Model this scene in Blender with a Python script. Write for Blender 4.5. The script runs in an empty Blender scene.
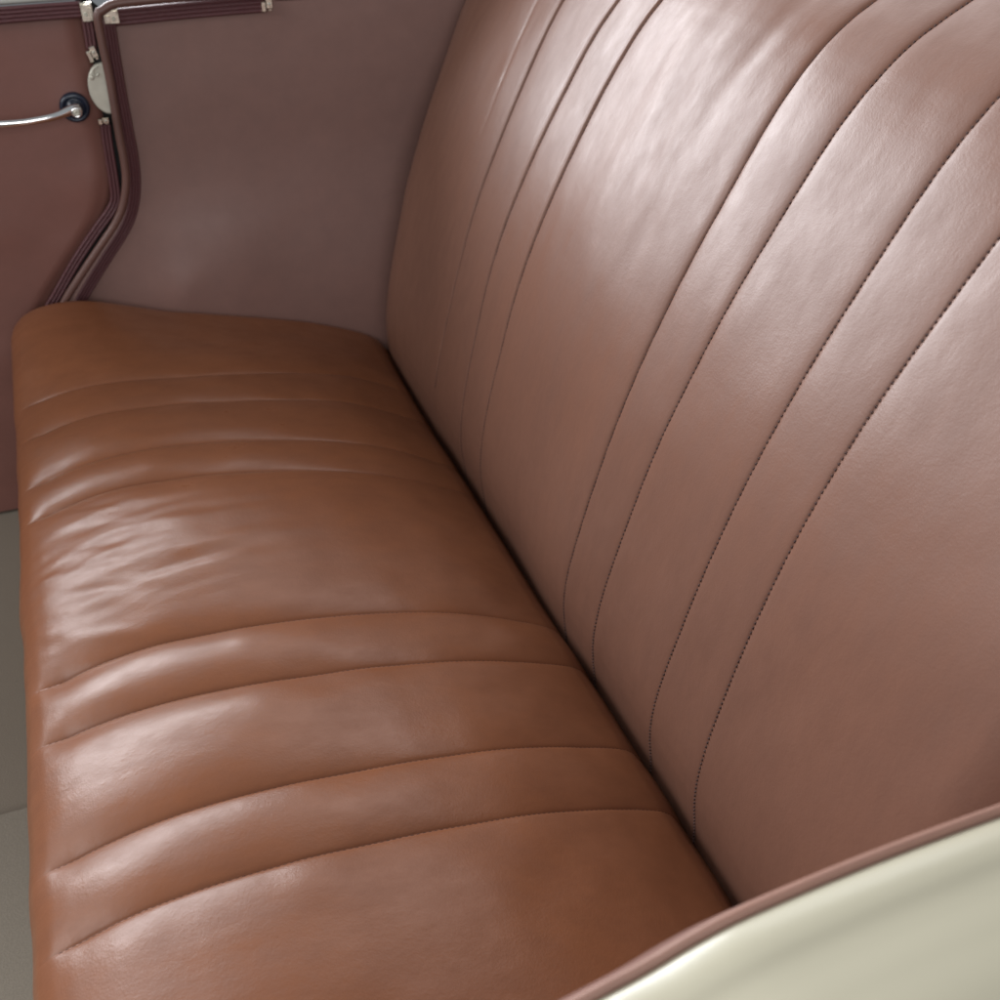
import bpy, math, random
import numpy as np
from mathutils import Vector, Matrix

random.seed(4)
SC = bpy.context.scene
COL = SC.collection

# ------------------------------------------------------------------ measured curves (metres)
# X to the rear of the car, Y across the car away from the near side, Z up; origin where cushion meets backrest
SEAT_PROFILE = [[0.025, -0.085], [0.0216, -0.0712], [0.0177, -0.0575], [0.0128, -0.0441], [0.007, -0.0311], [0.0002, -0.0186], [-0.0067, -0.0061], [-0.0141, 0.0061], [-0.0244, 0.0158], [-0.0365, 0.0233], [-0.0489, 0.0304], [-0.0614, 0.0371], [-0.0741, 0.0436], [-0.087, 0.0496], [-0.1001, 0.0553], [-0.1133, 0.0607], [-0.1266, 0.0657], [-0.1401, 0.0703], [-0.1537, 0.0746], [-0.1674, 0.0786], [-0.1811, 0.0823], [-0.1949, 0.0858], [-0.2088, 0.0891], [-0.2227, 0.0921], [-0.2367, 0.095], [-0.2507, 0.0977], [-0.2647, 0.1002], [-0.2787, 0.1026], [-0.2928, 0.1048], [-0.3069, 0.1068], [-0.3211, 0.1086], [-0.3352, 0.11], [-0.3494, 0.1112], [-0.3637, 0.1119], [-0.3779, 0.1121], [-0.3922, 0.1118], [-0.4064, 0.1107], [-0.4205, 0.109], [-0.4345, 0.1064], [-0.4484, 0.103], [-0.462, 0.0988], [-0.4753, 0.0938], [-0.4879, 0.0872], [-0.4981, 0.0774], [-0.5039, 0.0645], [-0.5052, 0.0503], [-0.5044, 0.0361], [-0.5034, 0.0219], [-0.5024, 0.0077], [-0.5013, -0.0066], [-0.5003, -0.0208], [-0.4993, -0.035], [-0.4983, -0.0492], [-0.4972, -0.0634], [-0.4962, -0.0776], [-0.4952, -0.0918], [-0.4942, -0.106], [-0.4932, -0.1203], [-0.4921, -0.1345], [-0.4911, -0.1487]]
BACK_PROFILE = [[-0.0014, -0.0747], [0.0004, -0.0566], [0.002, -0.0385], [0.002, -0.0203], [-0.0005, -0.0023], [-0.0034, 0.0157], [-0.0057, 0.0337], [-0.0064, 0.0519], [-0.0057, 0.07], [-0.0038, 0.0881], [-0.0011, 0.1061], [0.0021, 0.124], [0.0057, 0.1418], [0.0095, 0.1596], [0.0136, 0.1773], [0.0179, 0.195], [0.0223, 0.2126], [0.027, 0.2302], [0.032, 0.2477], [0.0373, 0.2651], [0.043, 0.2824], [0.049, 0.2995], [0.0554, 0.3165], [0.0622, 0.3334], [0.0693, 0.3501], [0.0767, 0.3667], [0.0844, 0.3832], [0.0923, 0.3996], [0.1004, 0.4159], [0.1087, 0.432], [0.1172, 0.4481], [0.1259, 0.4641], [0.1349, 0.4799], [0.1443, 0.4955], [0.1544, 0.5106], [0.1655, 0.525], [0.1776, 0.5385], [0.1911, 0.5508], [0.2058, 0.5614], [0.2216, 0.5704], [0.2377, 0.5788], [0.2539, 0.5872], [0.27, 0.5955], [0.2867, 0.6028], [0.3044, 0.6067], [0.3225, 0.6059], [0.3398, 0.6005], [0.3551, 0.5907], [0.3673, 0.5774], [0.3756, 0.5613], [0.3803, 0.5437], [0.3842, 0.5259], [0.3881, 0.5082], [0.3919, 0.4904], [0.3958, 0.4726], [0.3996, 0.4549], [0.4035, 0.4371], [0.4074, 0.4193], [0.4112, 0.4015], [0.4151, 0.3838]]
SEAT_SEAMS = [[[0.1926, 0.9993], [0.2997, 0.978], [0.3933, 0.9689], [0.4812, 0.9682], [0.5394, 0.9717], [0.5873, 0.9769]], [[0.2147, 0.9166], [0.3125, 0.909], [0.4017, 0.9058], [0.4857, 0.9057], [0.5418, 0.9072], [0.5907, 0.9093]], [[0.1446, 0.8046], [0.2445, 0.8027], [0.343, 0.8079], [0.4138, 0.8121], [0.4925, 0.8134], [0.5565, 0.8096], [0.5915, 0.8048]], [[0.1685, 0.737], [0.2613, 0.7388], [0.3441, 0.7415], [0.4226, 0.7435], [0.4976, 0.7437], [0.5481, 0.7424], [0.5958, 0.7398]], [[0.1093, 0.4888], [0.1489, 0.4872], [0.2177, 0.4871], [0.2528, 0.488], [0.3247, 0.4911], [0.3913, 0.4942], [0.4545, 0.4963], [0.5157, 0.4966], [0.5577, 0.4954], [0.5922, 0.4933]], [[0.1017, 0.4277], [0.1796, 0.4225], [0.242, 0.4208], [0.2754, 0.4206], [0.3422, 0.4214], [0.4046, 0.4232], [0.4636, 0.4254], [0.521, 0.4276], [0.5604, 0.429], [0.5928, 0.43]], [[0.081, 0.3212], [0.1667, 0.3174], [0.227, 0.3157], [0.2809, 0.3146], [0.35, 0.3136], [0.407, 0.3131], [0.4612, 0.3126], [0.5127, 0.312], [0.5578, 0.3114], [0.5899, 0.3108]], [[0.1395, 0.2509], [0.2024, 0.249], [0.2561, 0.2478], [0.313, 0.247], [0.3692, 0.2464], [0.4214, 0.2461], [0.4709, 0.246], [0.5187, 0.2459], [0.5676, 0.2458], [0.5932, 0.2458]]]
BACK_SEAMS = [[[0.1356, 0.9064], [0.1912, 0.8988], [0.2719, 0.8951], [0.3702, 0.8981], [0.4894, 0.9047], [0.5744, 0.9061], [0.62, 0.9041]], [[0.1485, 0.8027], [0.2335, 0.8076], [0.309, 0.8092], [0.4001, 0.8084], [0.4947, 0.8052], [0.5676, 0.8018], [0.6386, 0.7983]], [[0.1562, 0.7305], [0.2456, 0.739], [0.3166, 0.7392], [0.3979, 0.7356], [0.4915, 0.7306], [0.5891, 0.73], [0.6507, 0.7348]], [[0.0833, 0.4912], [0.1764, 0.4856], [0.2501, 0.4835], [0.2967, 0.4831], [0.3658, 0.4833], [0.4358, 0.4842], [0.4919, 0.4852], [0.5602, 0.4864], [0.621, 0.4872], [0.6646, 0.4874], [0.7077, 0.4872]], [[0.075, 0.429], [0.1946, 0.4211], [0.2833, 0.4187], [0.3415, 0.4182], [0.427, 0.4182], [0.4908, 0.4184], [0.546, 0.4183], [0.5998, 0.4178], [0.649, 0.4167], [0.6919, 0.4152], [0.7308, 0.4132]], [[0.0987, 0.3135], [0.1944, 0.3145], [0.2702, 0.314], [0.351, 0.313], [0.4007, 0.3124], [0.4682, 0.3121], [0.5303, 0.3126], [0.5823, 0.3137], [0.6291, 0.3156], [0.6654, 0.3177]], [[0.0857, 0.2354], [0.1639, 0.2415], [0.2384, 0.2447], [0.324, 0.2462], [0.4017, 0.2462], [0.4397, 0.246], [0.4843, 0.2456], [0.5425, 0.2453], [0.5913, 0.2453]]]


# ------------------------------------------------------------------ helpers
def dense(poly, n=1600, sig=.004):
    P = np.array(poly, float)
    d = np.r_[0, np.cumsum(np.hypot(*np.diff(P, axis=0).T))]
    s = np.linspace(0, d[-1], n)
    Q = np.stack([np.interp(s, d, P[:, 0]), np.interp(s, d, P[:, 1])], 1)
    L = d[-1] / n
    k = int(3 * sig / L) + 1
    g = np.exp(-.5 * (np.arange(-k, k + 1) * L / sig) ** 2); g /= g.sum()
    E = np.r_[2 * Q[0] - Q[1:k + 1][::-1], Q, 2 * Q[-1] - Q[-k - 1:-1][::-1]]
    Q = np.stack([np.convolve(E[:, j], g, 'valid') for j in (0, 1)], 1)
    T = np.gradient(Q, axis=0); T /= np.linalg.norm(T, axis=1)[:, None]
    return s, Q, T

def sst(a, b, x):
    t = np.clip((x - a) / (b - a), 0, 1)
    return t * t * (3 - 2 * t)

def vnoise(x, y, seed=0):
    """smooth value noise on arrays, range about -1..1"""
    rng = np.random.RandomState(seed)
    tab = rng.rand(256, 256) * 2 - 1
    xi = np.floor(x).astype(int); yi = np.floor(y).astype(int)
    fx = x - xi; fy = y - yi
    fx = fx * fx * fx * (fx * (fx * 6 - 15) + 10); fy = fy * fy * fy * (fy * (fy * 6 - 15) + 10)
    a = tab[xi % 256, yi % 256]; b = tab[(xi + 1) % 256, yi % 256]
    c = tab[xi % 256, (yi + 1) % 256]; d = tab[(xi + 1) % 256, (yi + 1) % 256]
    return (a * (1 - fx) + b * fx) * (1 - fy) + (c * (1 - fx) + d * fx) * fy

def mesh_obj(name, verts, faces, mat, parent=None, smooth=True):
    me = bpy.data.meshes.new(name)
    me.from_pydata([tuple(v) for v in verts], [], [tuple(f) for f in faces])
    me.validate(); me.update()
    if smooth:
        me.polygons.foreach_set('use_smooth', [True] * len(me.polygons))
    o = bpy.data.objects.new(name, me)
    COL.objects.link(o)
    if mat: me.materials.append(mat)
    if parent:
        o.parent = parent
        o.matrix_parent_inverse = Matrix.Translation(-Vector(world_loc(parent)))
    return o

def world_loc(o):
    v = Vector(o.location)
    while o.parent:
        v = v + Vector(o.matrix_parent_inverse.translation)
        o = o.parent
        v = v + Vector(o.location)
    return v

def grid_obj(name, P, mat, parent=None, flip=False):
    """P: array (n, m, 3)"""
    n, m = P.shape[:2]
    idx = np.arange(n * m).reshape(n, m)
    f = np.stack([idx[:-1, :-1], idx[1:, :-1], idx[1:, 1:], idx[:-1, 1:]], -1).reshape(-1, 4)
    if flip: f = f[:, ::-1]
    me = bpy.data.meshes.new(name)
    me.vertices.add(n * m); me.vertices.foreach_set('co', P.reshape(-1).astype(np.float32))
    me.loops.add(f.size); me.loops.foreach_set('vertex_index', f.reshape(-1).astype(np.int32))
    me.polygons.add(len(f))
    me.polygons.foreach_set('loop_start', (np.arange(len(f)) * 4).astype(np.int32))
    me.polygons.foreach_set('loop_total', np.full(len(f), 4, np.int32))
    me.polygons.foreach_set('use_smooth', np.ones(len(f), bool))
    me.update(calc_edges=True); me.validate()
    o = bpy.data.objects.new(name, me); COL.objects.link(o)
    if mat: me.materials.append(mat)
    if parent:
        o.parent = parent
        o.matrix_parent_inverse = Matrix.Translation(-Vector(world_loc(parent)))
    return o

def empty(name, loc, label, cat, kind=None, group=None):
    o = bpy.data.objects.new(name, None); COL.objects.link(o)
    o.location = loc; o.empty_display_size = .05
    tag(o, label, cat, kind, group)
    return o

def tag(o, label, cat, kind=None, group=None):
    o['label'] = label; o['category'] = cat
    if kind: o['kind'] = kind
    if group: o['group'] = group
    return o

def catmull(pts, step=.004):
    P = np.array(pts, float)
    E = np.r_[[2 * P[0] - P[1]], P, [2 * P[-1] - P[-2]]]
    out = []
    for i in range(1, len(E) - 2):
        p0, p1, p2, p3 = E[i - 1:i + 3]
        n = max(2, int(np.linalg.norm(p2 - p1) / step))
        for t in np.arange(n) / n:
            out.append(.5 * (2 * p1 + (p2 - p0) * t + (2 * p0 - 5 * p1 + 4 * p2 - p3) * t * t + (3 * p1 - p0 - 3 * p2 + p3) * t ** 3))
    out.append(P[-1])
    return np.array(out)

def sweep(name, path, section, mat, parent, up=(0, -1, 0), caps=True, closed=True, wfun=None, smooth=True):
    """section: list of (a, b); a across (in the surface), b along up"""
    path = np.array(path, float); up = np.array(up, float)
    T = np.gradient(path, axis=0); T /= np.linalg.norm(T, axis=1)[:, None]
    A = np.cross(T, up); A /= np.linalg.norm(A, axis=1)[:, None]
    U = np.cross(A, T)
    n, m = len(path), len(section)
    V = []
    for i in range(n):
        w = wfun(i / (n - 1)) if wfun else 1.
        for a, b in section:
            V.append(path[i] + A[i] * a * w + U[i] * b * w)
    F = []
    for i in range(n - 1):
        for j in range(m if closed else m - 1):
            k = (j + 1) % m
            F.append((i * m + j, i * m + k, (i + 1) * m + k, (i + 1) * m + j))
    if caps and closed:
        F.append(tuple(range(m))[::-1]); F.append(tuple((n - 1) * m + j for j in range(m)))
    return mesh_obj(name, V, F, mat, parent, smooth)

def circle(r, n=14, ry=None, cb=0):
    ry = ry or r
    return [(r * math.cos(2 * math.pi * k / n), cb + ry * math.sin(2 * math.pi * k / n)) for k in range(n)]

class MB:
    def __init__(s): s.v = []; s.f = []
    def add(s, v, f):
        o = len(s.v); s.v += [tuple(x) for x in v]; s.f += [tuple(i + o for i in q) for q in f]
    def plate(s, outline, y0, y1, bev=.0008):
        """outline: (x, z) polygon in the XZ plane, face at y0 (nearer viewer, smaller Y), back at y1; bevelled rim"""
        O = np.array(outline, float); n = len(O); cen = O.mean(0)
        ins = cen + (O - cen) * (1 - bev / max(1e-6, np.linalg.norm(O - cen, axis=1).mean()))
        V = [(x, y1, z) for x, z in O] + [(x, y0 + bev, z) for x, z in O] + [(x, y0, z) for x, z in ins]
        F = []
        for a in (0, n):
            for j in range(n):
                k = (j + 1) % n
                F.append((a + j, a + k, a + n + k, a + n + j))
        F.append(tuple(2 * n + j for j in range(n)))
        s.add(V, F)
    def lathe(s, c, prof, n=28):
        """axis along Y; prof: (r, y offset)"""
        V = []; m = len(prof)
        for k in range(n):
            a = 2 * math.pi * k / n
            for r, y in prof: V.append((c[0] + r * math.cos(a), c[1] + y, c[2] + r * math.sin(a)))
        F = []
        for k in range(n):
            q = (k + 1) % n
            for j in range(m - 1): F.append((k * m + j, k * m + j + 1, q * m + j + 1, q * m + j))
        s.add(V, F)
    def obj(s, name, mat, parent, smooth=False):
        return mesh_obj(name, s.v, s.f, mat, parent, smooth)

# ------------------------------------------------------------------ materials
def new_mat(name):
    m = bpy.data.materials.new(name); m.use_nodes = True
    nt = m.node_tree; b = nt.nodes['Principled BSDF']
    return m, nt, b

def nd(nt, t, **kw):
    n = nt.nodes.new(t)
    for k, v in kw.items(): setattr(n, k, v)
    return n

def leather(name, base, dark, rough=.42, grain=.12, mottle=5., spec=.42, stretch=(1, 1, 1), coat=0.):
    m, nt, b = new_mat(name)
    tc = nd(nt, 'ShaderNodeTexCoord')
    mp = nd(nt, 'ShaderNodeMapping'); mp.inputs['Scale'].default_value = stretch
    nt.links.new(tc.outputs['Object'], mp.inputs['Vector'])
    n1 = nd(nt, 'ShaderNodeTexNoise'); n1.inputs['Scale'].default_value = mottle; n1.inputs['Detail'].default_value = 6; n1.inputs['Roughness'].default_value = .62
    n2 = nd(nt, 'ShaderNodeTexNoise'); n2.inputs['Scale'].default_value = 34; n2.inputs['Detail'].default_value = 8; n2.inputs['Roughness'].default_value = .7
    for n in (n1, n2): nt.links.new(mp.outputs['Vector'], n.inputs['Vector'])
    mx = nd(nt, 'ShaderNodeMath', operation='MULTIPLY_ADD'); mx.inputs[1].default_value = .55
    nt.links.new(n1.outputs['Fac'], mx.inputs[0])
    sc = nd(nt, 'ShaderNodeMath', operation='MULTIPLY'); sc.inputs[1].default_value = .45
    nt.links.new(n2.outputs['Fac'], sc.inputs[0]); nt.links.new(sc.outputs[0], mx.inputs[2])
    cr = nd(nt, 'ShaderNodeValToRGB')
    cr.color_ramp.elements[0].position = .36; cr.color_ramp.elements[0].color = (*dark, 1)
    cr.color_ramp.elements[1].position = .64; cr.color_ramp.elements[1].color = (*base, 1)
    nt.links.new(mx.outputs[0], cr.inputs['Fac']); nt.links.new(cr.outputs['Color'], b.inputs['Base Color'])
    rr = nd(nt, 'ShaderNodeMapRange'); rr.inputs['From Min'].default_value = .35; rr.inputs['From Max'].default_value = .65
    rr.inputs['To Min'].default_value = rough + .09; rr.inputs['To Max'].default_value = rough - .09
    nt.links.new(mx.outputs[0], rr.inputs['Value']); nt.links.new(rr.outputs['Result'], b.inputs['Roughness'])
    b.inputs['Specular IOR Level'].default_value = spec
    # grain: fine pebble plus soft handling marks
    vo = nd(nt, 'ShaderNodeTexVoronoi'); vo.inputs['Scale'].default_value = 620
    n3 = nd(nt, 'ShaderNodeTexNoise'); n3.inputs['Scale'].default_value = 260; n3.inputs['Detail'].default_value = 4
    n4 = nd(nt, 'ShaderNodeTexNoise'); n4.inputs['Scale'].default_value = 22; n4.inputs['Detail'].default_value = 5
    for n in (vo, n3): nt.links.new(tc.outputs['Object'], n.inputs['Vector'])
    nt.links.new(mp.outputs['Vector'], n4.inputs['Vector'])
    ad = nd(nt, 'ShaderNodeMath', operation='MULTIPLY_ADD'); ad.inputs[1].default_value = .5
    nt.links.new(vo.outputs['Distance'], ad.inputs[0]); nt.links.new(n3.outputs['Fac'], ad.inputs[2])
    b1 = nd(nt, 'ShaderNodeBump'); b1.inputs['Strength'].default_value = grain; b1.inputs['Distance'].default_value = .0006
    b2 = nd(nt, 'ShaderNodeBump'); b2.inputs['Strength'].default_value = .20; b2.inputs['Distance'].default_value = .0025
    nt.links.new(n4.outputs['Fac'], b2.inputs['Height'])
    nt.links.new(ad.outputs[0], b1.inputs['Height']); nt.links.new(b2.outputs['Normal'], b1.inputs['Normal'])
    nt.links.new(b1.outputs['Normal'], b.inputs['Normal'])
    if coat:
        b.inputs['Coat Weight'].default_value = coat; b.inputs['Coat Roughness'].default_value = .3
    return m

def plain(name, col, rough=.5, metal=0., bump=0., bscale=300, var=.0):
    m, nt, b = new_mat(name)
    b.inputs['Base Color'].default_value = (*col, 1); b.inputs['Roughness'].default_value = rough; b.inputs['Metallic'].default_value = metal
    tc = nd(nt, 'ShaderNodeTexCoord')
    n = nd(nt, 'ShaderNodeTexNoise'); n.inputs['Scale'].default_value = bscale; n.inputs['Detail'].default_value = 5
    nt.links.new(tc.outputs['Object'], n.inputs['Vector'])
    if bump:
        bp = nd(nt, 'ShaderNodeBump'); bp.inputs['Strength'].default_value = bump; bp.inputs['Distance'].default_value = .002
        nt.links.new(n.outputs['Fac'], bp.inputs['Height']); nt.links.new(bp.outputs['Normal'], b.inputs['Normal'])
    if var:
        mx = nd(nt, 'ShaderNodeMix', data_type='RGBA')
        mx.inputs['A'].default_value = (*[c * (1 - var) for c in col], 1); mx.inputs['B'].default_value = (*[min(1, c * (1 + var)) for c in col], 1)
        nt.links.new(n.outputs['Fac'], mx.inputs['Factor']); nt.links.new(mx.outputs['Result'], b.inputs['Base Color'])
    return m

M_SEAT = leather('seat leather', (.205, .075, .033), (.160, .056, .024), rough=.355, grain=.15, spec=.36, stretch=(1, 1.6, 1))
M_BACK = leather('backrest leather', (.172, .081, .054), (.142, .065, .043), rough=.435, grain=.15, spec=.40, stretch=(1, 1.8, .7))
M_QUART = leather('quarter panel leather', (.205, .114, .095), (.172, .094, .078), rough=.43, grain=.08)
M_DOOR = leather('door panel leather', (.195, .084, .066), (.168, .071, .055), rough=.44, grain=.08)
M_TRIM = plain('burgundy trim', (.088, .026, .029), .5, 0, .5, 500, .25)
M_WIND = leather('windlace leather', (.135, .066, .052), (.105, .050, .040), rough=.42, grain=.08)
M_PIPE = leather('piping leather', (.28, .150, .112), (.23, .122, .09), rough=.5, grain=.08)
M_NICK = plain('aged nickel', (.74, .69, .58), .27, 1., .06, 180, .12)
M_CHROME = plain('chrome', (.83, .83, .82), .10, 1.)
M_LATCH = plain('dull latch steel', (.50, .48, .40), .45, .35, .05, 120, .15)
M_BLACK = plain('dark escutcheon plastic', (.012, .017, .032), .25)
M_DARK = plain('dark door gap', (.01, .009, .009), .8)
M_CREAM = plain('cream car paint', (.41, .378, .282), .36, 0, .0, 6, .03)
M_CREAM.node_tree.nodes['Principled BSDF'].inputs['Coat Weight'].default_value = .35
M_CREAM.node_tree.nodes['Principled BSDF'].inputs['Coat Roughness'].default_value = .25
M_LEDGE = plain('pale ledge paint', (.62, .64, .58), .35)
M_THREAD = plain('dark brown thread', (.045, .017, .013), .75)
M_CARPET = plain('taupe carpet', (.190, .157, .120), .95, 0, .5, 700, .25)
M_MAT = plain('light taupe carpet mat', (.200, .172, .134), .9, 0, .35, 500, .2)

# ------------------------------------------------------------------ bench seat
seat = empty('bench_seat', (-.25, .6, -.2), 'brown leather bench seat with stitched pleats running over cushion and backrest', 'seat')

def seam_field(seams, s, ystar):
    """Y of each seam as a smooth function of arc length s"""
    out = []
    for c in seams:
        c = np.array(c); k = np.polyfit(c[:, 0], c[:, 1], 2)
        sc = np.clip(s, c[0, 0], c[-1, 0])
        out.append(np.polyval(k, sc))
    return np.array(out)            # (nseam, ns)

def y_samples(lo, hi, ys, base=.0032):
    pts = [lo]
    ys = np.array(ys)
    while pts[-1] < hi:
        d = np.min(np.abs(ys - pts[-1]))
        ahead = ys[ys > pts[-1] + 1e-9]
        st = base if d > .011 else (.0011 if d > .0035 else .00045)
        if len(ahead) and ahead[0] - pts[-1] < st: st = max(ahead[0] - pts[-1], 1e-4)
        elif len(ahead) and ahead[0] - .011 < pts[-1] + st and d > .011: st = max(ahead[0] - .0105 - pts[-1], .0006)
        pts.append(pts[-1] + st)
    return np.array(pts)

def warp_matrix(v, knots, seamY):
    """map v (nominal) to actual Y for every s: piecewise smooth interpolation of seam shifts"""
    ns = seamY.shape[1]
    kn = np.array(knots); o = np.argsort(kn); kn = kn[o]; sh = (seamY - np.array(knots)[:, None])[o]
    K = np.r_[kn[0] - .25, kn, kn[-1] + .25]; SH = np.r_[np.zeros((1, ns)), sh, np.zeros((1, ns))]
    W = np.zeros((ns, len(v)))
    for j, vv in enumerate(v):
        i = np.clip(np.searchsorted(K, vv) - 1, 0, len(K) - 2)
        t = np.clip((vv - K[i]) / (K[i + 1] - K[i]), 0, 1); t = t * t * (3 - 2 * t)
        W[:, j] = SH[i] * (1 - t) + SH[i + 1] * t
    return W + v[None, :]

def stitch_obj(name, pos, nrm, mat, parent, pitch=.0045, length=.0027, rad=.00068, lift=.0013):
    """dashes of thread along a polyline"""
    d = np.r_[0, np.cumsum(np.linalg.norm(np.diff(pos, axis=0), axis=1))]
    V = []; F = []
    s = .001
    while s + length < d[-1]:
        L = length * (1 + .15 * (random.random() - .5)); q = []
        sv = np.array([0, .18, .5, .82, 1]) * L + s; rv = np.array([.25, .85, 1, .85, .25]) * rad
        off = np.array([-.3, .6, 1., .6, -.3]) * lift
        c = np.stack([np.interp(sv, d, pos[:, k]) for k in range(3)], 1)
        n = np.stack([np.interp(sv, d, nrm[:, k]) for k in range(3)], 1)
        t = c[-1] - c[0]; t /= np.linalg.norm(t); a = np.cross(t, n[2]); a /= np.linalg.norm(a)
        o = len(V)
        for i in range(5):
            for k in range(6):
                an = math.pi / 3 * k
                V.append(c[i] + n[i] * off[i] + (a * math.cos(an) + n[i] * math.sin(an)) * rv[i])
        for i in range(4):
            for k in range(6):
                F.append((o + i * 6 + k, o + i * 6 + (k + 1) % 6, o + (i + 1) * 6 + (k + 1) % 6, o + (i + 1) * 6 + k))
        F.append(tuple(o + k for k in range(6))[::-1]); F.append(tuple(o + 24 + k for k in range(6)))
        s += pitch * (1 + .06 * (random.random() - .5))
    ST[0] += [tuple(v) for v in V]; ST[1] += [tuple(i + ST[2] for i in f) for f in F]; ST[2] = len(ST[0])

ST = [[], [], 0]
def stitch_done(name, mat, parent):
    mesh_obj(name, ST[0], ST[1], mat, parent); ST[0], ST[1], ST[2] = [], [], 0

# ---- cushion
SEAT_V = [.975, .907, .811, .742, .493, .424, .313, .247]
prof = SEAT_PROFILE + [[-.4905, -.17], [-.490, -.19]]
sd, Q, T = dense(prof, 1600, .003)
N2 = np.stack([T[:, 1], -T[:, 0]], 1)           # outward normal of the profile
if N2[800, 1] < 0: N2 = -N2
ss = np.r_[np.linspace(0, .58, 175), np.linspace(.583, .70, 44)[0:], np.linspace(.71, sd[-1], 12)]
seamY = seam_field(SEAT_SEAMS, ss, SEAT_V)
v = y_samples(.022, 1.192, SEAT_V)
Yw = warp_matrix(v, SEAT_V, seamY)
px = np.interp(ss, sd, Q[:, 0]); pz = np.interp(ss, sd, Q[:, 1]); nx = np.interp(ss, sd, N2[:, 0]); nz = np.interp(ss, sd, N2[:, 1])
S2, V2 = np.meshgrid(ss, v, indexing='ij')

def seat_h(S, V):
    h = np.zeros_like(S)
    front = sst(.22, .50, S)                      # grooves are deep towards the front
    endf = 1 - sst(.575, .615, S)                 # and stop at the front roll
    rearf = sst(.06, .16, S)
    depth = {0: (.0038, .0034), 1: (.0055, .0034), 2: (.0062, .0040), 3: (.0078, .0036), 4: (.0085, .0032), 5: (.0080, .0032), 6: (.0062, .0034), 7: (.0052, .0034)}
    for i, y in enumerate(SEAT_V):
        d = V - y
        a1 = .0007 + .0006 * front                # the tight stitched crease
        a2 = depth[i][0] * front + depth[i][1] * .85 * (1 - front)
        broad = np.exp(-(np.abs(d) / .017) ** 1.15)
        h -= (a1 * np.exp(-(np.abs(d) / .0016)) + a2 * broad) * endf * (.35 + .65 * rearf)
    # puffing of the wide panel in the middle and the ends
    h += .006 * np.exp(-((V - .62) / .085) ** 2) * sst(.15, .4, S) * (1 - sst(.56, .64, S))
    h += .004 * np.exp(-((V - .13) / .09) ** 2) * sst(.1, .3, S) * endf
    # sat-in creases across the middle panel
    m = sst(.30, .44, S) * (1 - sst(.57, .62, S)) * np.exp(-((V - .625) / .085) ** 4)
    w = vnoise(S * 6 + .8 * vnoise(S * 5, V * 9, 5), (V + .10 * S) * 52, 1)
    h += .0008 * m * w + .0003 * m * vnoise(S * 17, (V + .22 * S) * 95, 2)
    m2 = sst(.46, .54, S) * (1 - sst(.575, .61, S)) * np.exp(-((V - .62) / .15) ** 4)
    h += .0010 * m2 * vnoise(S * 15, (V - .35 * S) * 70, 3)
    for (s0, v0, ls, lv, sl, a) in [(.47, .655, .10, .006, -.10, .0020), (.44, .605, .09, .006, -.13, .0024), (.50, .575, .07, .006, -.16, -.0018),
                                    (.40, .68, .09, .006, -.05, .0014), (.53, .63, .035, .007, -.3, -.002), (.535, .565, .03, .006, -.3, .0018), (.52, .70, .05, .005, -.1, .0016),
                                    (.45, .868, .12, .010, -.05, .0022), (.42, .845, .10, .008, -.03, -.0016), (.30, .70, .07, .006, .02, .0008)]:
        dv = (V - v0) - sl * (S - s0)
        h += .25 * a * np.exp(-(dv / (lv * 1.35)) ** 2 - ((S - s0) / ls) ** 2)
    # slight general unevenness
    h += .0016 * vnoise(S * 9, V * 11, 8) + .0007 * vnoise(S * 24, V * 26, 9)
    far = sst(1.02, 1.17, V)
    h += far * (.007 * (1 - sst(.04, .22, S)) - .008 * np.exp(-((S - .29) / .13) ** 2))
    # ends roll down
    e1 = np.clip((1.192 - V) / .030, 0, 1); h -= .034 * (1 - np.sqrt(np.clip(1 - (1 - e1) ** 2, 0, 1)))
    e0 = np.clip((V - .022) / .035, 0, 1); h -= .034 * (1 - np.sqrt(np.clip(1 - (1 - e0) ** 2, 0, 1)))
    return h

def seat_pos(S, V, Y, x, z, ax, az, h):
    X = x + ax * h; Z = z + az * h
    far = sst(.92, 1.16, V); fr = sst(.38, .60, S)
    X = X - .0105 * ((V - .72) / .475) * sst(.3, .55, S) - SEAT_FAR[0] * far * fr
    Z = Z + SEAT_FAR[1] * far * fr
    e = np.clip((V - 1.135) / .057, 0, 1); X = X + .022 * (1 - np.sqrt(1 - e * e)) * sst(.45, .60, S)
    return np.stack([X, Y, Z], -1)
SEAT_FAR = (-.007, .038)
H = seat_h(S2, V2)
P = seat_pos(S2, V2, Yw, px[:, None], pz[:, None], nx[:, None], nz[:, None], H)
cushion = grid_obj('seat_cushion', P, M_SEAT, seat, flip=True)
for i in range(len(SEAT_V)):
    s = np.arange(.05, .597, .0015)
    vv = np.full_like(s, SEAT_V[i])
    yy = np.interp(s, ss, seamY[i])
    h = seat_h(s, vv)
    c = seat_pos(s, vv, yy, np.interp(s, ss, px), np.interp(s, ss, pz), np.interp(s, ss, nx), np.interp(s, ss, nz), h)
    n = np.stack([np.interp(s, ss, nx), 0 * s, np.interp(s, ss, nz)], 1)
    stitch_obj('stitching', c, n, M_THREAD, cushion, lift=-.0001, rad=.00042)
stitch_done('stitching', M_THREAD, cushion)

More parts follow.
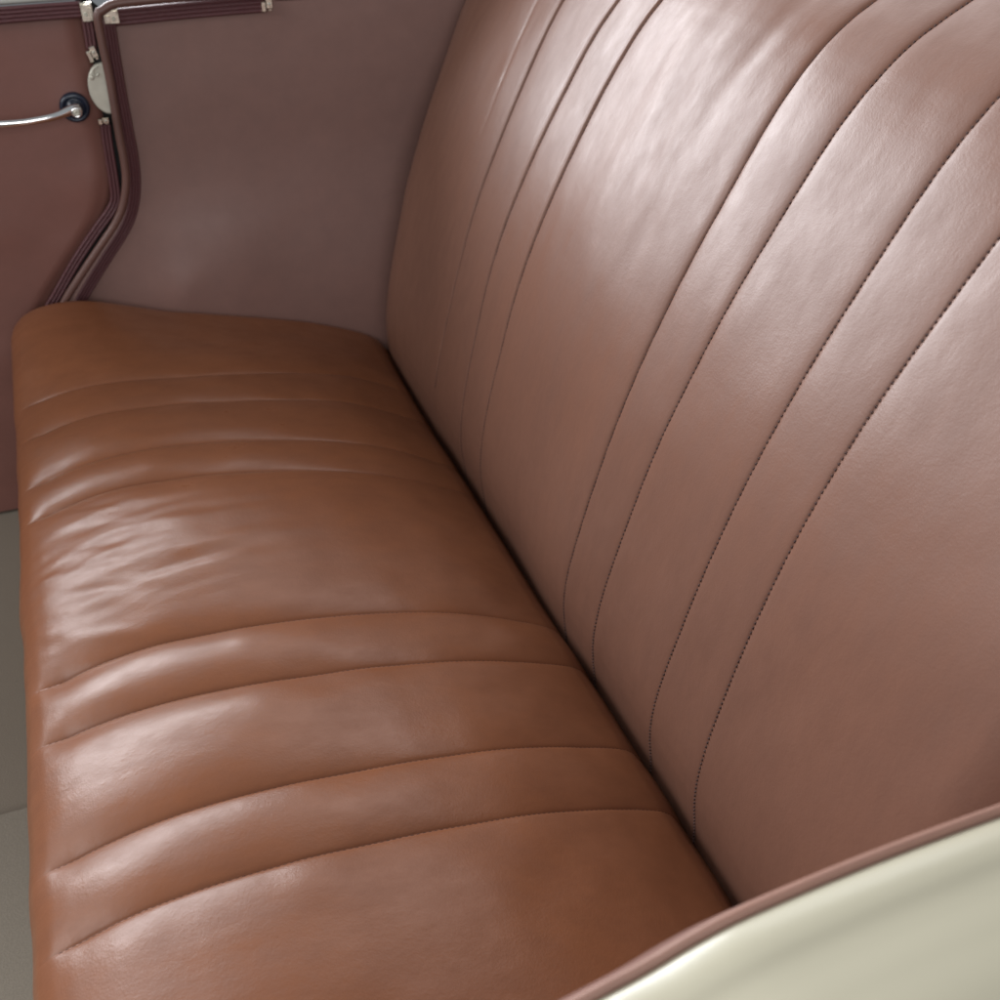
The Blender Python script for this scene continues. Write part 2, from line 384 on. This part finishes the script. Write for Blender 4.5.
# ---- backrest
BACK_V = [.900, .805, .735, .486, .418, .314, .245]
sd, Q, T = dense(BACK_PROFILE, 1600, .003)
N2 = np.stack([T[:, 1], -T[:, 0]], 1)
if N2[700, 0] > 0: N2 = -N2
ss = np.r_[np.linspace(0, .86, 225), np.linspace(.87, sd[-1], 16)]
seamY = seam_field(BACK_SEAMS, ss, BACK_V)
v = y_samples(.020, 1.194, BACK_V)
Yw = warp_matrix(v, BACK_V, seamY)
px = np.interp(ss, sd, Q[:, 0]); pz = np.interp(ss, sd, Q[:, 1]); nx = np.interp(ss, sd, N2[:, 0]); nz = np.interp(ss, sd, N2[:, 1])
S2, V2 = np.meshgrid(ss, v, indexing='ij')

def back_h(S, V):
    h = np.zeros_like(S)
    mid = sst(.10, .45, S); endf = 1 - sst(.80, .86, S)
    lowf = sst(.03, .16, S)
    depth = [.0052, .0042, .0044, .0062, .0052, .0045, .0036]
    for i, y in enumerate(BACK_V):
        d = V - y
        a1 = (.0012 + .0007 * mid) * (1 + .22 * np.sin(2 * np.pi * S / .0045)) * (1 if i < 4 else .62)
        a2 = depth[i] * (.08 + (.40 if i > 2 else .26) * mid)
        if i == 0: a1 = a1 * 1.5 * sst(.12, .17, S); a2 = a2 * sst(.12, .22, S)
        broad = .62 * np.exp(-np.abs(d) / .0050) + .38 * np.exp(-(np.abs(d) / .016) ** 1.2)
        h -= (a1 * np.exp(-np.abs(d) / .0011) + a2 * broad) * endf * (.3 + .7 * lowf)
        if i < 3: h += .0011 * np.exp(-((d - .0030) / .0020) ** 2) * sst(.22, .42, S) * endf
    h += .007 * np.exp(-((V - .615) / .085) ** 2) * sst(.2, .45, S) * endf
    # faint vertical drag marks and a thin crease near the far end
    dv = V - (.955 + .06 * (S - .5))
    h -= .0012 * np.exp(-np.abs(dv) / .0022) * sst(.42, .52, S)
    m = np.exp(-((V - .61) / .09) ** 4) * sst(.3, .5, S)
    h += .0005 * m * vnoise(S * 6, (V + .05 * S) * 50, 21)
    for (s0, v0, ls, lv, sl, a) in [(.60, .63, .07, .012, .10, .0011), (.61, .585, .08, .012, .02, .0010), (.63, .545, .05, .012, -.1, -.001), (.57, .66, .09, .010, .05, -.0006)]:
        d = (V - v0) - sl * (S - s0)
        h += a * np.exp(-(d / lv) ** 2 - ((S - s0) / ls) ** 2)
    h += .0020 * vnoise(S * 5 + 7, V * 6, 12) + .0005 * vnoise(S * 15, V * 20, 13) + .00012 * vnoise(S * 40, V * 55, 14)
    e1 = np.clip((1.194 - V) / .088, 0, 1); h -= .078 * (1 - .78 * sst(.34, .60, S)) * (1 - np.sqrt(np.clip(1 - (1 - e1) ** 2, 0, 1))) * sst(.02, .2, S)
    e0 = np.clip((V - .02) / .05, 0, 1); h -= .035 * (1 - np.sqrt(np.clip(1 - (1 - e0) ** 2, 0, 1)))
    return h

def back_pos(Y, x, z, ax, az, h):
    return np.stack([x + ax * h, Y, z + az * h], -1)
H = back_h(S2, V2)
P = back_pos(Yw, px[:, None], pz[:, None], nx[:, None], nz[:, None], H)
back = grid_obj('backrest', P, M_BACK, seat, flip=False)
for i in range(len(BACK_V)):
    s = np.arange(.05 if i else .14, .82, .0015)
    vv = np.full_like(s, BACK_V[i])
    yy = np.interp(s, ss, seamY[i])
    h = back_h(s, vv)
    c = back_pos(yy, np.interp(s, ss, px), np.interp(s, ss, pz), np.interp(s, ss, nx), np.interp(s, ss, nz), h)
    n = np.stack([np.interp(s, ss, nx), 0 * s, np.interp(s, ss, nz)], 1)
    stitch_obj('stitching', c, n, M_THREAD, back)
stitch_done('stitching', M_THREAD, back)

# ------------------------------------------------------------------ far side: rear quarter trim panel
def rib_section(w, n=3, h=.0022, base=.0012, edge=.0009):
    top = []
    N = n * 8
    for k in range(N + 1):
        a = -w / 2 + w * k / N
        top.append((a, base + h * abs(math.sin(math.pi * n * k / N)) ** .6))
    return [(-w / 2, -.002)] + top + [(w / 2, -.002)]

WL = [(-.3133, .4808), (-.3176, .4735), (-.3186, .4452), (-.3183, .4023), (-.3205, .3457), (-.3212, .3061), (-.3242, .2784), (-.3338, .2493),
      (-.3486, .2256), (-.3748, .1962), (-.4014, .1663), (-.4306, .132), (-.4520, .1000), (-.4660, .060), (-.4720, .01), (-.4740, -.08), (-.4750, -.20)]
WLa = np.array(WL)

car = empty('vintage_car', (-.3, .6, -.22), 'vintage car with cream painted edge and reddish brown leather lined door and side panel', 'car')

zz = np.r_[np.linspace(-.195, .478, 130)]
tt = np.r_[np.linspace(0, 1, 150)]
xl = np.interp(zz, WLa[::-1, 1], WLa[::-1, 0]) + .004
XX = xl[:, None] + (.46 - xl[:, None]) * tt[None, :]
ZZ = np.repeat(zz[:, None], len(tt), 1)
bul = .020 * sst(.30, .0, ZZ) if False else .020 * (1 - sst(.02, .32, ZZ))
YY = 1.203 - bul * sst(-.42, -.25, XX) - .0034 * np.exp(-((XX + .280) / .026) ** 2 - ((ZZ - .126) / .036) ** 2) - .007 * np.exp(-((XX + .22) / .08) ** 2 - ((ZZ - .15) / .08) ** 2) - .0010 * vnoise(XX * 6, ZZ * 7, 31) - .0002 * vnoise(XX * 19, ZZ * 21, 32)
YY = YY + .006 * (1 - sst(.0, .02, tt))[None, :]
pq = np.stack([XX, YY, ZZ], -1)
back_face = pq[:, ::-1].copy(); back_face[..., 1] = 1.235
ring = np.concatenate([pq, back_face, pq[:, :1]], 1)
quarter = grid_obj('quarter_panel', ring, M_QUART, car, flip=True)
# unseen upper side trim behind the window opening, height set to curb backrest glare
def slab(name, outline, y0, y1, mat, parent, bev=.004):
    m = MB(); m.plate(outline, y0, y1, bev); return m.obj(name, mat, parent)
slab('upper_lining', [(-.105, .479), (.46, .479), (.46, .74), (.16, .74), (.04, .70), (-.04, .62)], 1.204, 1.235, M_QUART, quarter)
# padded roll along the door opening and along the top of the panel
p3 = catmull([(-.118, 1.192, .4892), (-.1969, 1.191, .4890), (-.2553, 1.190, .4876), (-.2950, 1.190, .4853), (-.3110, 1.189, .4790)] + [(x, 1.189, z) for x, z in WL[1:]], .004)
sweep('windlace', p3, circle(.0051, 14), M_WIND, quarter)
QT = [(-.3030, .466), (-.3055, .4004), (-.3062, .3432), (-.3066, .3033), (-.3115, .2651), (-.3227, .2330), (-.3392, .2078), (-.3641, .1790), (-.3898, .1484), (-.4120, .1200), (-.440, .075)]
sweep('edge_trim', catmull([(x - .0030, 1.2005, z) for x, z in QT], .004), rib_section(.0138, 4, .0020), M_TRIM, quarter)
sweep('belt_trim', catmull([(-.300, 1.2005, .4690), (-.2108, 1.2005, .4730), (-.118, 1.2005, .4757)], .006), rib_section(.0185, 4, .0020), M_TRIM, quarter)

def corner_bracket(name, parent, x0, x1, z0, z1, y, side):
    m = MB()
    m.plate([(x0, z0), (x1, z0), (x1, z1), (x0, z1)], y, y + .006, .0012)
    # raised L rib
    w = (x1 - x0); t = w * .26
    if side > 0:
        L = [(x0 + t * .5, z0 + t * .3), (x0 + t * 1.6, z0 + t * .3), (x0 + t * 1.6, z1 - t * 1.4), (x1 - t * .3, z1 - t * 1.4), (x1 - t * .3, z1 - t * .4), (x0 + t * .5, z1 - t * .4)]
    else:
        L = [(x1 - t * .5, z0 + t * .3), (x1 - t * .5, z1 - t * .4), (x0 + t * .3, z1 - t * .4), (x0 + t * .3, z1 - t * 1.4), (x1 - t * 1.6, z1 - t * 1.4), (x1 - t * 1.6, z0 + t * .3)]
    # two strips instead of one concave polygon
    xs = sorted(set(p[0] for p in L)); 
    m.plate([(x0 + .0016, z1 - t * 1.4), (x1 - .0016, z1 - t * 1.4), (x1 - .0016, z1 - t * .45), (x0 + .0016, z1 - t * .45)], y - .0018, y + .001, .0008)
    sx = x0 + t * .5 if side > 0 else x1 - t * 1.5
    m.plate([(sx, z0 + .0014), (sx + t, z0 + .0014), (sx + t, z1 - t * 1.5), (sx, z1 - t * 1.5)], y - .0018, y + .001, .0008)
    o = m.obj(name, M_NICK, parent)
    s = MB(); s.lathe(((x0 + x1) / 2 + side * t * .5, y, (z0 + z1) / 2 - t * .5), [(.0024, .001), (.0024, -.0008), (.0018, -.0014), (.0006, -.0014), (.0005, -.0008), (.0001, -.0008)], 14)
    s.obj('screw', M_LATCH, parent, True)
    return o
corner_bracket('corner_bracket', quarter, -.3112, -.2935, .4630, .4795, 1.1935, 1)

def clip(name, parent, x, z, w, h, y, rot=0.):
    """small two-pronged nickel clip with a screw"""
    m = MB()
    def rp(pts): return [(x + a * math.cos(rot) - b * math.sin(rot), z + a * math.sin(rot) + b * math.cos(rot)) for a, b in pts]
    m.plate(rp([(-w / 2, -h / 2), (-w * .12, -h / 2), (-w * .12, h * .28), (-w / 2, h * .28)]), y - .001, y + .006, .001)
    m.plate(rp([(-w * .08, -h * .25), (w / 2, -h * .25), (w / 2, h / 2), (-w * .08, h / 2)]), y - .0025, y + .006, .001)
    m.plate(rp([(w * .1, -h * .42), (w * .42, -h * .42), (w * .42, -h * .28), (w * .1, -h * .28)]), y - .001, y + .006, .0006)
    o = m.obj(name, M_NICK, parent)
    s = MB(); cx, cz = rp([(w * .2, h * .12)])[0]
    s.lathe((cx, y - .0025, cz), [(.0019, .001), (.0019, -.0006), (.0014, -.0011), (.0001, -.0011)], 12)
    s.obj('screw', M_LATCH, parent, True)
    return o
clip('trim_clip', quarter, -.1175, .4752, .0135, .0150, 1.194)

# ------------------------------------------------------------------ far side: door
zz = np.linspace(-.195, .4765, 110); tt = np.linspace(0, 1, 110)
xr = np.interp(zz, WLa[::-1, 1], WLa[::-1, 0]) - .0145
XX = -1.15 + (xr[:, None] + 1.15) * tt[None, :]; ZZ = np.repeat(zz[:, None], len(tt), 1)
YY = 1.211 - .0025 * vnoise(XX * 6, ZZ * 8, 41) - .0008 * vnoise(XX * 17, ZZ * 22, 42) + .007 * sst(.97, 1.0, tt)[None, :]
pq = np.stack([XX, YY, ZZ], -1); bf = pq[:, ::-1].copy(); bf[..., 1] = 1.245
door = grid_obj('door', np.concatenate([pq, bf, pq[:, :1]], 1), M_DOOR, car, flip=True)
# dark shut face in the gap behind the roll
gap = [(x - .004, z) for x, z in WL]
sweep('shut_face', catmull([(x, 1.225, z) for x, z in gap], .006), [(-.02, -.004), (-.02, .004), (.02, .004), (.02, -.004)], M_DARK, door)
sweep('belt_trim', catmull([(-1.14, 1.2055, .452), (-.62, 1.2055, .4700), (-.4232, 1.2055, .4767), (-.333, 1.2055, .4790)], .006), rib_section(.0175, 4, .0020), M_TRIM, door)
sweep('window_ledge', catmull([(-1.15, 1.226, .4700), (-.62, 1.226, .4855), (-.4199, 1.226, .4915), (-.3300, 1.226, .4935)], .006), [(-.010, -.012), (-.010, .010), (-.006, .016), (.003, .016), (.006, .010), (.006, -.012)], M_LEDGE, door)
sweep('edge_trim', catmull([(-.3300, 1.2065, .470), (-.3305, 1.2065, .452), (-.3318, 1.2065, .434)], .004), rib_section(.0125, 3, .0020), M_TRIM, door)
DV = [(-.3372, .3480), (-.3390, .3270), (-.3402, .3038), (-.3419, .2718), (-.3446, .2523), (-.3540, .2374), (-.3749, .2155), (-.4082, .1783), (-.4438, .1335), (-.4640, .1060), (-.482, .06)]
sweep('edge_trim', catmull([(x + .003, 1.2065, z) for x, z in DV], .004), rib_section(.0125, 3, .0020), M_TRIM, door)
corner_bracket('corner_bracket', door, -.3352, -.3215, .4655, .4865, 1.2005, -1)
clip('trim_clip', door, -.3322, .4303, .0120, .0165, 1.2, .25)
clip('trim_clip', door, -.3355, .3525, .0130, .0085, 1.2, 0)
# latch plate: rounded plate on the door edge, partly behind the roll
lat = []
for k in range(36):
    a = 2 * math.pi * k / 36
    lat.append((-.3235 + .0215 * math.cos(a), .3900 + .0300 * math.sin(a)))
m = MB(); m.plate(lat, 1.2005, 1.208, .0012)
latch = m.obj('latch_plate', M_LATCH, door)
ring = catmull([(-.3290, 1.1990, .4165), (-.3345, 1.1985, .4145), (-.3360, 1.1985, .4085), (-.3325, 1.1985, .4060), (-.3295, 1.1985, .4090)], .001)
sweep('latch_hook', ring, circle(.0013, 8), M_LATCH, door)
m = MB(); m.lathe((-.3385, 1.2003, .4040), [(.0028, .001), (.0028, -.0008), (.0019, -.0013), (.0001, -.0013)], 14); m.obj('screw', M_LATCH, door, True)
# handle
hx, hz = -.3655, .3700
m = MB(); m.lathe((hx, 1.209, hz), [(.0175, .002), (.0178, -.003), (.0168, -.0062), (.0150, -.0078), (.0128, -.0070), (.0112, -.0045), (.0095, -.0040), (.0080, -.0090), (.0060, -.0100), (.0001, -.0100)], 40)
m.obj('escutcheon', M_BLACK, door, True)
lp = catmull([(-.3610, 1.178, .3735), (-.3680, 1.176, .3745), (-.3760, 1.172, .3730), (-.3900, 1.168, .3700), (-.4100, 1.165, .3682), (-.4300, 1.164, .3672), (-.4600, 1.165, .3675), (-.4800, 1.168, .3690)], .0025)
sweep('handle', lp, circle(.0042, 14, .0034), M_CHROME, door, wfun=lambda t: 1.55 - 1.0 * min(t / .16, 1) * .42 if t < .16 else (1.13 - .12 * math.sin(math.pi * (t - .16) / .84) if t < .95 else 1.13 - (t - .95) * 9))
m = MB(); m.lathe((-.3640, 1.178, .3722), [(.0066, .024), (.0066, -.006), (.0058, -.0082), (.0046, -.0088), (.0040, -.0080), (.0001, -.0080)], 24)
m.obj('handle_hub', M_CHROME, door, True)
m = MB(); m.lathe((-.3640, 1.1700, .3722), [(.0036, .001), (.0036, -.0012), (.0030, -.0020), (.0012, -.0020), (.0011, -.0012), (.0001, -.0012)], 18)
m.obj('screw', M_LATCH, door, True)

# ------------------------------------------------------------------ near side body edge
E0 = [(-.36, .285), (-.31, .313), (-.2515, .3335), (-.2182, .3425), (-.1983, .3500), (-.1741, .3555), (-.12, .3590), (-.0536, .3580), (.03, .3540), (.15, .3440), (.30, .3250), (.46, .298)]
pth = catmull([(x, -.0125, z - .0015) for x, z in E0], .006)
sec = [(-.0142, -.004), (-.0150, .0004), (-.0180, .0026), (-.0240, .0042), (-.0300, .0042), (-.0360, .0030), (-.0420, .0026), (-.054, .0024), (-.072, .0008), (-.095, -.006), (-.125, -.020), (-.155, -.042), (-.180, -.072), (-.198, -.11), (-.208, -.16), (-.214, -.24), (-.216, -.34), (-.214, -.48)]
secd = catmull([(a, b, 0) for a, b in sec], .0012)[:, :2]
secd = np.r_[secd, [(-.190, -.48), (-.016, -.05), (-.0142, -.004)]]
Pb = np.array([[(q[0], y, q[2] - .0015 + z) for y, z in secd] for q in pth])
body = grid_obj('body_panel', Pb, M_CREAM, car, flip=False)
sweep('piping', pth, circle(.0021, 14), M_PIPE, body, up=(0, 0, 1))
lin = np.array([[(q[0], y, zf(q[2])) for y, zf in [(-.009, lambda z: z - .008), (.004, lambda z: z - .03), (.010, lambda z: z - .10), (.010, lambda z: -.19), (-.012, lambda z: -.19), (-.016, lambda z: z - .008), (-.009, lambda z: z - .008)]] for q in pth])
grid_obj('inner_lining', lin, M_QUART, body, flip=False)

# ------------------------------------------------------------------ floor
m = MB(); m.plate([(-1.3, -.22), (-1.3, -.20), (.5, -.20), (.5, -.22)], -.02, 1.26, .001)
fl = m.obj('floor', M_CARPET, None)
fl['kind'] = 'structure'; fl['label'] = 'dark taupe carpet on the car floor below the seat'; fl['category'] = 'floor'
m = MB(); m.plate([(-1.2, -.1995), (-1.2, -.1935), (-.40, -.1935), (-.40, -.1995)], .03, .625, .002)
tag(m.obj('floor_mat', M_MAT, None), 'light taupe floor mat lying on darker carpet in front of the seat', 'mat')

# ------------------------------------------------------------------ light
w = bpy.data.worlds.new('World'); SC.world = w; w.use_nodes = True
bg = w.node_tree.nodes['Background']
nt = w.node_tree
tc = nd(nt, 'ShaderNodeTexCoord'); sx = nd(nt, 'ShaderNodeSeparateXYZ'); nt.links.new(tc.outputs['Generated'], sx.inputs[0])
mr = nd(nt, 'ShaderNodeMapRange'); mr.inputs['From Min'].default_value = -1; nt.links.new(sx.outputs['Z'], mr.inputs['Value'])
wr = nd(nt, 'ShaderNodeValToRGB')
wr.color_ramp.elements[0].position = .30; wr.color_ramp.elements[0].color = (.16, .15, .14, 1)
wr.color_ramp.elements[1].position = .56; wr.color_ramp.elements[1].color = (.80, .88, .95, 1)
e = wr.color_ramp.elements.new(.95); e.color = (.82, .85, .88, 1)
nt.links.new(mr.outputs['Result'], wr.inputs['Fac']); nt.links.new(wr.outputs['Color'], bg.inputs['Color'])
bg.inputs['Strength'].default_value = .48

def area(name, loc, target, sx, sy, power, col):
    l = bpy.data.lights.new(name, 'AREA'); l.shape = 'RECTANGLE'; l.size = sx; l.size_y = sy; l.energy = power; l.color = col
    o = bpy.data.objects.new(name, l); COL.objects.link(o); o.location = loc
    o.rotation_euler = (Vector(target) - Vector(loc)).to_track_quat('-Z', 'Y').to_euler()
    return o
area('window_light', (-1.15, 3.0, 1.44), (-.1, .6, .2), 2.5, 1.4, 272, (.93, .96, 1))
area('doorway_light', (-.6, -2.4, 1.35), (-.2, 1.0, .2), 1.9, 1.2, 52, (.98, .985, 1))

area('rear_light', (1.0, 2.0, 1.95), (0, .5, .3), 1.7, 1.0, 20, (.95, .97, 1))

area('front_fill_light', (-2.2, .5, 1.6), (0, .7, .3), 1.8, 1.0, 40, (.99, .99, 1))  # added soft fill from the front to brighten the backrest, no visible source

# ------------------------------------------------------------------ camera
cam = bpy.data.cameras.new('camera'); co = bpy.data.objects.new('camera', cam); COL.objects.link(co)
Rw = np.array([[0.93173, -0.36297, 0.01262], [-0.20149, -0.54534, -0.81365], [0.30222, 0.75556, -0.58124]])
u_, _, vt = np.linalg.svd(Rw); Rw = u_ @ vt
M = Matrix(((Rw[0][0], -Rw[1][0], -Rw[2][0], -.3421), (Rw[0][1], -Rw[1][1], -Rw[2][1], -.1742), (Rw[0][2], -Rw[1][2], -Rw[2][2], .6915), (0, 0, 0, 1)))
co.matrix_world = M
cam.sensor_width = 36; cam.lens = 36 * .9868; cam.clip_start = .02; cam.clip_end = 100
cam.dof.use_dof = True; cam.dof.focus_distance = .76; cam.dof.aperture_fstop = 8.5
SC.camera = co
SC.view_settings.view_transform = 'Standard'; SC.view_settings.look = 'None'; SC.view_settings.exposure = -.42; SC.view_settings.gamma = 1
SC.render.engine = 'CYCLES'
SC.cycles.use_denoising = True
SC.cycles.max_bounces = 8
